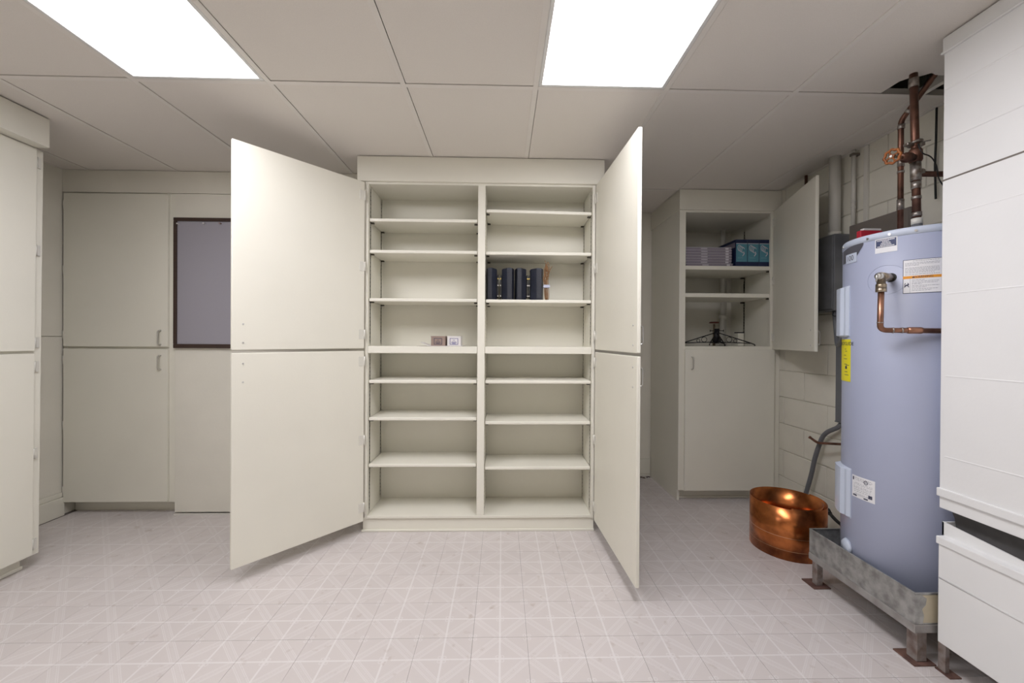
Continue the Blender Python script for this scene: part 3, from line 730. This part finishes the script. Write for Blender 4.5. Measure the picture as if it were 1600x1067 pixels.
# badge
def badge(pts, r):
    bm = B(); v = [bm.verts.new(cyl(a, z, r)) for a, z in pts]; v2 = [bm.verts.new(cyl(a, z, r - .0008)) for a, z in pts]
    f = bm.faces.new(v); bm.faces.new(v2[::-1])
    for i in range(len(v)): bm.faces.new((v[i], v[(i + 1) % len(v)], v2[(i + 1) % len(v)], v2[i]))
    bmesh.ops.triangulate(bm, faces=[f2 for f2 in bm.faces if len(f2.verts) > 4]); bmesh.ops.recalc_face_normals(bm, faces=list(bm.faces)); return bm
bd = B(); prev = None
for i in range(25):                            # crescent shaped badge
    a = 148 + 35.5 * i / 24; top = 1.672 + .012 * math.sin(PI * i / 48); bot = 1.612 + .0 * i if i < 14 else 1.612 + .062 * ((i - 14) / 10) ** 1.6
    row = [bd.verts.new(cyl(a, z, TR + .0012)) for z in (min(bot, top - .001), top)]
    if prev: bd.faces.new((prev[0], row[0], row[1], prev[1]))
    prev = row
bmesh.ops.recalc_face_normals(bd, faces=list(bd.faces))
s3 = part('badge', bd, BADGE, wh, None, 0, 'dark grey maker badge with the number 100')
part('number_plate', patch(B(), 158.5, 176, 1.606, 1.648, TR + .002), TANKL, s3, (0, 0, 0))
tb = B(); add_text(tb, '100', .034, onc(166.5, 1.6265, TR + .0027)); part('number', tb, BADGE, s3, (0, 0, 0))
# knock-out disc and relief valve
rg = tube(B(), [cyl(203.5 + math.degrees(.068 * math.cos(t * PI / 24) / TR), 1.505 + .062 * math.sin(t * PI / 24), TR + .0003) for t in range(48)], .0008, 4, closed=True)
part('knockout_ring', rg, TANK, wh)
part('port', tube(B(), [cyl(207, 1.512, TR - .002), cyl(207, 1.512, TR + .0015)], .019, 20), RUBBER, wh)
def acc_cover(a0, a1, z0, z1, name='access_cover'):
    bm = B(); prev = None; n = 10
    for i in range(n + 1):
        s = i / n; a = a0 + (a1 - a0) * s
        d = .022 if .08 < s < .80 else (.012 if .80 <= s < .999 else .004)
        if i == 0: d = .004
        row = [bm.verts.new(cyl(a, z, TR + q)) for z, q in ((z0, .001), (z0 + .008, d), (z1 - .008, d), (z1, .001), (z1 - .01, -.002), (z0 + .01, -.002))]
        if prev:
            for q in range(6): bm.faces.new((prev[q], prev[(q + 1) % 6], row[(q + 1) % 6], row[q]))
        else: bm.faces.new(row)
        prev = row
    bm.faces.new(prev[::-1]); bmesh.ops.recalc_face_normals(bm, faces=list(bm.faces))
    part(name, bm, TANKL, wh)
acc_cover(138, 166.5, 1.262, 1.502); acc_cover(138, 171, .425, .656)
s4 = part('energy_label', patch(B(), 140, 168.2, 1.055, 1.252, TR + .001), YELLOW, wh, None, 0, 'bright yellow energy label')
tb = B(); add_text(tb, 'ENERGYGUIDE', .023, onc(155.5, 1.231, TR + .0018))
for zz, a0, a1 in ((1.206, 157, 160), (1.196, 158, 162), (1.177, 155, 160), (1.160, 155, 162), (1.135, 156, 162), (1.131, 160, 166), (1.10, 157, 163), (1.085, 157, 165)): patch(tb, a0, a1, zz - .0012, zz + .0012, TR + .0016, 3)
patch(tb, 158.5, 162, 1.113, 1.127, TR + .0016, 3)
part('energy_print', tb, INK, s4, (0, 0, 0))
s5 = part('rating_label', patch(B(), 172.5, 196.3, .537, .6345), PAPER, wh, None, 0, 'white rating plate sticker')
tb = B()
for zz in (.626, .621, .616, .603, .597, .588, .582, .574, .566, .556, .551):
    a = 174.5 + random.uniform(0, 3)
    while a < 193:
        wd_ = random.uniform(.6, 2.4); patch(tb, a, min(a + wd_, 194), zz - .0007, zz + .0007, TR + .0016, 3); a += wd_ + random.uniform(.3, 1.6)
part('printed_lines', tb, INKG, s5, (0, 0, 0))
tb = tube(B(), [cyl(188 + math.degrees(.008 * math.cos(t * PI / 8) / TR), .6165 + .008 * math.sin(t * PI / 8), TR + .0014) for t in range(16)], .0012, 4, closed=True)
add_text(tb, 'UL', .009, onc(188, .6165, TR + .0018))
patch(tb, 173.6, 175, .613, .628, TR + .0016, 3); patch(tb, 174, 178.5, .543, .549, TR + .0016, 3); patch(tb, 186, 190, .5415, .547, TR + .0016, 3); patch(tb, 190.5, 194, .551, .565, TR + .0016, 3)
part('certification_mark', tb, INK, s5, (0, 0, 0))
part('drain_escutcheon', lathe(B(), [(.0, 0), (.038, 0), (.03, .012), (0, .014)], 24), TANKL, wh, Vector(cyl(165, .285, TR - .001)) - wh.location)
bpy.context.view_layer.update()
esc = [o for o in wh.children if o.name.startswith('drain_escutcheon')][0]; esc.rotation_euler = (0, PI / 2, math.radians(165))
# relief valve with its discharge pipe
rv = thing('relief_valve', (1.575, 1.62, 1.5), 'brass relief valve on the tank side with a bent copper discharge pipe', 'valve')
P0 = Vector(cyl(207, 1.512, TR)); P1 = Vector((1.556, 1.608, 1.510))
d_ = (P1 - P0).normalized()
part('valve_neck', tube(B(), [P0, P0 + d_ * .03, P0 + d_ * .031, P1 + d_ * .010], [.013, .013, .017, .017], 14), BRASS, rv)
part('valve_cap', tube(B(), [P1 + d_ * .008, P1 + d_ * .022, P1 + d_ * .030], [.016, .015, .008], 14), CHROME, rv)
part('lever', tube(B(), arc([P1 + Vector((-.012, 0, .012)), P1 + Vector((-.030, -.012, .006)), P1 + Vector((-.034, -.014, -.024))], .01), .003, 8), CHROME, rv)
vx, vy = 1.552, 1.604
part('valve_outlet', tube(B(), [(vx, vy, 1.51), (vx, vy, 1.478), (vx, vy, 1.477), (vx, vy, 1.462)], [.015, .015, .018, .018], 12), BRASS, rv)
part('nut', tube(B(), [(vx, vy, 1.461), (vx, vy, 1.445)], .0185, 6), BRASS, rv)
part('discharge_pipe', tube(B(), arc([(vx, vy, 1.445), (vx - .003, vy, 1.289), (1.735, 1.519, 1.285)], .022, 8), .0105, 14), BRIGHTCOPPER, rv)
for a, b in (((vx - .002, vy, 1.318), (vx - .002, vy, 1.322)), ((vx + .032, vy - .0155, 1.288), (vx + .036, vy - .0175, 1.288)), ((vx + .058, vy - .0275, 1.288), (vx + .062, vy - .0295, 1.288))):
    part('solder_ring', tube(B(), [a, b], .0122, 14), SOLDER, rv)
part('coupling', tube(B(), [(vx + .075, vy - .0355, 1.2875), (vx + .085, vy - .040, 1.2875), (vx + .112, vy - .0525, 1.287), (vx + .118, vy - .055, 1.287)], [.0125, .0135, .0135, .0115], 14), BRIGHTCOPPER, rv)

# supply pipes above the tank
pa = thing('supply_pipe', (1.785, 1.69, 1.72), 'thick copper pipe with an orange handwheel rising from the tank into the ceiling', 'pipe')
A0, A1 = Vector((1.790, 1.688, 1.72)), Vector((1.790, 1.716, 2.62))
Aat = lambda z: A0 + (A1 - A0) * ((z - A0.z) / (A1.z - A0.z))
part('pipe', tube(B(), [A0, A1], .0143, 16), COPPER, pa)
part('nipple', tube(B(), [Aat(1.72), Aat(1.738), Aat(1.739), Aat(1.75)], [.024, .024, .018, .018], 14), CONDUIT, pa)
part('dielectric_sleeve', tube(B(), [Aat(1.75), Aat(1.775)], .019, 14), PLASTW, pa)
for z0_, z1_, r_ in ((1.785, 1.802, .0172), (1.86, 1.872, .0168), (1.905, 1.935, .0172), (2.352, 2.39, .0175)):
    part('solder_joint', tube(B(), [Aat(z0_), Aat(z1_)], r_, 14), SOLDER, pa)
part('tee', tube(tube(B(), [Aat(1.94), Aat(2.02)], .0185, 14), [Aat(1.98), Aat(1.98) + Vector((.03, .004, 0))], .016, 12), SOLDER, pa)
part('branch_pipe', tube(B(), [Aat(1.972) + Vector((.02, .002, 0)), Vector((2.12, 1.705, 1.978))], .0115, 12), COPPER, pa)
part('valve_body', tube(B(), [Aat(2.02), Aat(2.03), Aat(2.07), Aat(2.08)], [.019, .024, .024, .019], 14), COPPER, pa)
W0 = Aat(2.04); W1 = Vector((1.637, 1.648, 2.022)); wd = (W1 - W0).normalized()
part('valve_bonnet', tube(B(), [W0, W0 + wd * .045, W0 + wd * .046, W0 + wd * .07, W0 + wd * .071, W0 + wd * .1], [.016, .016, .021, .021, .012, .012], 12), COPPER, pa)
part('valve_stem', tube(B(), [W0 + wd * .1, W1 + wd * .006], .006, 8), BRASS, pa)
sa = wd.cross(Vector((0, 0, 1))).normalized(); sb = wd.cross(sa)
hw = tube(B(), [W1 + (sa * math.cos(t * PI / 20) + sb * math.sin(t * PI / 20)) * (.027 + .0022 * math.cos(t * PI / 20 * 8)) for t in range(40)], .0052, 8, closed=True)
for t in range(4): tube(hw, [W1 + wd * .002, W1 + (sa * math.cos(t * PI / 2 + .4) + sb * math.sin(t * PI / 2 + .4)) * .026], .0034, 6)
tube(hw, [W1 - wd * .004, W1 + wd * .006], .009, 10)
part('handwheel', hw, HANDW, pa, None, 0, 'orange handwheel')
part('wheel_nut', tube(B(), [W1 + wd * .006, W1 + wd * .010], .005, 6), CHROME, pa)
cz = Aat(2.105)
cl = tube(B(), [cz + Vector((.021 * math.cos(t * PI / 8), .021 * math.sin(t * PI / 8), .006 * math.cos(t * PI / 8 + 1))) for t in range(16)], .006, 8, closed=True)
box(cl, cz.x - .046, cz.x - .018, cz.y - .014, cz.y + .008, cz.z - .014, cz.z - .002, bev=.002)
box(cl, cz.x + .010, cz.x + .034, cz.y - .012, cz.y + .006, cz.z - .012, cz.z + .002, bev=.002)
tube(cl, [cz + Vector((.03, -.004, .006)), cz + Vector((.062, -.006, .012))], .003, 6)
part('earth_clamp', cl, SOLDER, pa)
part('earth_wire', tube(B(), arc([cz + Vector((-.01, -.022, -.012)), cz + Vector((.0, -.026, -.055)), cz + Vector((.045, -.024, -.065)), cz + Vector((.075, -.02, -.10)), cz + Vector((.085, -.018, -.16)), cz + Vector((.16, -.01, -.24))], .04, 6), .0026, 6), RUBBER, pa)

pb = thing('supply_pipe', (1.881, 1.85, 1.72), 'thinner copper water pipe that bends over below the ceiling hole', 'pipe')
part('pipe', tube(B(), arc([(1.881, 1.85, 1.72), (1.878, 1.85, 2.285), (1.895, 1.738, 2.40), (1.918, 1.60, 2.545)], .022, 8), .0112, 14), COPPER, pb)
for z0_, z1_, r_ in ((1.735, 1.75, .0135), (1.865, 1.915, .0137), (2.04, 2.05, .0135), (2.07, 2.11, .0137), (2.248, 2.268, .0137)):
    part('solder_joint', tube(B(), [(1.880, 1.85, z0_), (1.880, 1.85, z1_)], r_, 14), SOLDER, pb)
part('solder_joint', tube(B(), [(1.8835, 1.825, 2.3105), (1.8855, 1.815, 2.3207)], .0135, 14), SOLDER, pb)
rt = thing('red_packet', (1.70, 1.90, 1.72), 'red and white paper packet lying on top of the water heater', 'packet')
part('sleeve', bx(1.735, 1.845, 1.90, 1.925, 1.7225, 1.782, bev=.004), RED, rt)
part('paper', bx(1.75, 1.838, 1.9, 1.922, 1.782, 1.792, bev=.003), WCARD, rt)

# ------------------------------------------------------------------ air handler
ah = thing('air_handler', (1.9, 1.05, 0), 'big white painted sheet metal air handler with a dark flexible joint, standing on rusty legs', 'air handler')
UX0, UX1, UY0, UY1 = 1.69, 2.145, .45, 1.50
part('upper_duct', bx(UX0, UX1, UY0, UY1, 1.863, 2.36, bev=.003), DUCT, ah)
part('top_flange', bx(UX0 - .004, UX1, UY0, UY1 + .002, 2.352, CEIL - .002, bev=.003), DUCT, ah)
part('top_lip', bx(UX0 - .010, UX1, UY0, UY1 + .004, 2.345, 2.353, bev=.002), DUCT, ah)
part('seam_strip', bx(UX0 - .001, UX1, UY0, UY1 + .0005, 1.858, 1.864), TAUPE, ah)
part('plenum', bx(UX0 - .001, UX1, UY0, UY1 + .001, .604, 1.859, bev=.003), DUCT, ah)
for z in (2.205, 2.014, 1.725, 1.425, 1.112, .805):
    bd = tube(B(), [(UX0 + .0035, UY0, z), (UX0 + .0035, UY1 - .02, z), (UX0 + .0055, UY1 - .004, z)], .0055, 10)
    part('stiffening_bead', bd, DUCT, ah)
part('drive_cleat', bx(UX0 - .010, UX1, UY0, UY1 + .004, .650, .682, bev=.003), DUCT, ah)
LX0, LY1 = 1.659, 1.476
cf = B()
poly = [(UY0, .505), (UY0, .545), (1.24, .532), (UY1 - .012, .556), (UY1 - .012, .505)]
va = [cf.verts.new((UX0 - .003, y, z)) for y, z in poly]; vb = [cf.verts.new((UX0 + .003, y, z)) for y, z in poly]
cf.faces.new(va); cf.faces.new(vb[::-1])
for i in range(len(poly)): cf.faces.new((va[i], va[(i + 1) % 5], vb[(i + 1) % 5], vb[i]))
bmesh.ops.recalc_face_normals(cf, faces=list(cf.faces))
part('lower_collar', cf, DUCT, ah)
part('lower_collar', bx(UX0 - .003, UX1, UY1 - .018, UY1 - .012, .505, .555), DUCT, ah)
fx = B(); prev = None
for i in range(40):                            # slack flexible connector in the joint
    y = UY0 + (UY1 - .02 - UY0) * i / 39
    row = [fx.verts.new((UX0 + .012 + dx + .010 * math.sin(i * .5 + z * 60), y, z)) for dx, z in ((0, .50), (.02, .535 + .012 * math.sin(i * .33)), (.028, .57), (.010, .612))]
    if prev:
        for q_ in range(3): f = fx.faces.new((prev[q_], prev[q_ + 1], row[q_ + 1], row[q_])); f.smooth = True
    prev = row
part('flexible_joint', fx, FLEX, ah)
part('joint_core', bx(UX0 + .06, UX1, UY0, UY1 - .03, .49, .62), FLEX, ah)
part('collar_lip', bx(LX0 - .006, UX1, UY0, LY1 + .004, .478, .507, bev=.003), DUCT, ah)
part('blower_box', bx(LX0, UX1, UY0, LY1, .106, .480, bev=.003), DUCT, ah)
part('stiffening_bead', tube(B(), [(LX0 + .003, UY0, .352), (LX0 + .003, LY1 - .005, .352)], .0055, 10), DUCT, ah)
for lx, ly in ((LX0 + .009, LY1 - .014), (LX0 + .009, UY0 + .03), (UX1 - .03, LY1 - .014), (UX1 - .03, UY0 + .03)):
    lg = part('leg', bx(lx - .008, lx + .009, ly - .013, ly + .013, .005, .106, bev=.001, seg=1), RUST, ah)
    part('foot_plate', bx(lx - .014, lx + .03, ly - .035, ly + .018, 0, .005), RUSTP, lg, (0, 0, 0))

# ------------------------------------------------------------------ services on the block wall
pv = thing('vent_pipe', (2.10, 2.49, 1.9), 'wide cream plastic pipe between the ceiling and the grey electrical box', 'pipe')
part('pipe', tube(B(), [(2.105, 2.492, 1.915), (2.105, 2.492, 2.42)], .031, 20), PLASTW, pv)
part('collar', tube(B(), [(2.105, 2.492, 1.914), (2.105, 2.492, 1.935)], .0345, 20), PLASTW, pv)
ep = thing('electrical_box', (2.11, 2.6, 1.43), 'dark grey steel electrical box on the block wall behind the open door', 'electrical box')
part('body', bx(2.062, 2.159, 2.44, 2.78, 1.435, 1.913, bev=.004), ELEC, ep)
part('cover', bx(2.054, 2.062, 2.446, 2.774, 1.445, 1.905, bev=.003), ELEC, ep)
part('hasp', tube(B(), arc([(2.06, 2.438, 1.43), (2.045, 2.43, 1.40), (2.10, 2.425, 1.398)], .01), .003, 6), BLACKI, ep)
wt = thing('wall_trunking', (2.13, 2.45, .74), 'narrow grey trunking running down the block wall beside the tank', 'trunking')
part('body', bx(2.105, 2.159, 2.425, 2.475, .742, 1.432, bev=.002), CONDUIT, wt)
part('end_cap', bx(2.103, 2.159, 2.423, 2.477, .736, .742), CONDUIT, wt)
tag(part('flexible_conduit', tube(B(), arc([(2.13, 2.45, .737), (2.12, 2.47, .70), (2.11, 2.57, .64), (2.10, 2.625, .48), (2.10, 2.66, .33), (2.09, 2.70, .18), (2.07, 2.70, .012)], .12, 8), .0135, 12), CONDUIT), 'dark grey flexible conduit curving down to the floor behind the copper coil', 'conduit')
tag(part('flexible_conduit', tube(B(), arc([(2.09, 2.47, 1.4345), (2.085, 2.45, 1.30), (2.0, 2.34, 1.215), (1.80, 2.08, 1.24), (1.70, 1.96, 1.27)], .12, 8), .012, 12), CONDUIT), 'grey flexible conduit looping from the electrical box to the tank cover', 'conduit')
cs = thing('copper_stub', (2.08, 2.53, .6), 'bent copper pipe stub reaching out from behind the tank', 'pipe')
part('pipe', tube(B(), arc([(2.06, 2.615, .598), (2.075, 2.575, .575), (2.10, 2.40, .612), (2.12, 2.25, .62)], .03, 6), .0078, 12), COPPER, cs)
part('flared_end', tube(B(), [(2.060, 2.615, .598), (2.056, 2.624, .603)], [.0085, .0095], 12), COPPER, cs)
wx = thing('wall_box', (2.13, 2.2, 1.8), 'taupe rectangular metal box on the block wall above the water heater', 'wall box')
part('body', bx(2.102, 2.159, 2.018, 2.38, 1.76, 1.942, bev=.002), TAUPE, wx)
part('lid', bx(2.098, 2.102, 2.022, 2.376, 1.765, 1.938, bev=.001, seg=1), TAUPE, wx)
cn = thing('conduit', (2.13, 2.385, 1.95), 'thin cream painted conduit on the wall beside the wide plastic pipe', 'conduit')
part('pipe', tube(B(), [(2.13, 2.385, 1.943), (2.13, 2.385, 2.405)], .0115, 12), PLASTW, cn)
for z in (2.09, 2.05): part('coupling', tube(B(), [(2.13, 2.385, z), (2.13, 2.385, z + .012)], .0135, 12), PLASTW, cn)
part('strap', bx(2.115, 2.158, 2.372, 2.398, 2.37, 2.385), TAUPE, cn)
tag(part('wall_batten', bx(2.145, 2.159, 2.31, 2.335, 1.95, 2.405, bev=.002), PLASTW), 'thin cream batten on the block wall next to the thin conduit', 'batten')
tag(part('copper_riser', tube(B(), [(2.125, 2.76, 1.95), (2.125, 2.76, 2.405)], .0095, 12), COPPER), 'short copper riser near the ceiling above the open corner cabinet door', 'pipe')
hs = thing('hose', (2.08, 2.5, .15), 'black hose with a threaded end between the copper coil and the tank', 'hose')
part('hose_body', tube(B(), arc([(2.06, 2.46, .165), (2.03, 2.36, .150), (2.03, 2.16, .135)], .05), .010, 10), RUBBER, hs)
part('threaded_end', tube(B(), [(2.058, 2.452, .164), (2.066, 2.478, .168), (2.067, 2.479, .168), (2.072, 2.494, .170)], [.013, .013, .017, .017], 8), BLACKI, hs)
tag(part('cable', tube(B(), arc([(1.98, 2.45, .09), (1.98, 2.40, .115), (1.97, 2.34, .085), (1.95, 2.28, .01)], .05, 6), .003, 6), RUBBER), 'thin black cable hanging down to the floor by the copper coil', 'cable')
tag(part('cable', tube(B(), arc([(2.09, 2.50, .150), (2.08, 2.42, .13), (2.05, 2.30, .06), (2.02, 2.20, .01)], .08, 6), .0028, 6), COPPER), 'thin reddish cable trailing along the block wall behind the stand', 'cable')
tag(part('cable', tube(B(), arc([(2.14, 1.93, 2.40), (2.138, 1.93, 2.22), (2.145, 1.94, 2.12), (2.14, 1.93, 1.95)], .05, 6), .0045, 8), RUBBER), 'black cable on the wall half hidden by the air handler', 'cable')

# bits of dirt in the dark corner
for i in range(7):
    a = random.uniform(0, PI); x = 1.19 + i * .024 + random.uniform(-.008, .008); y = 3.56 + random.uniform(-.03, .04)
    bm = tube(B(), [(-.014 * math.cos(a), -.014 * math.sin(a), .005), (0, 0, .008), (.014 * math.cos(a), .014 * math.sin(a), .005)], [.002, .0048, .002], 6)
    tag(part('debris', bm, DEBRIS, None, (x, y, -.0002)), 'crumb of dark dry debris on the floor by the skirting behind the open door', 'debris', 'debris by the back skirting')
for o in bpy.data.objects:
    if '_w' in o: del o['_w']
print('tiles', ntile, 'objects', len(bpy.data.objects))
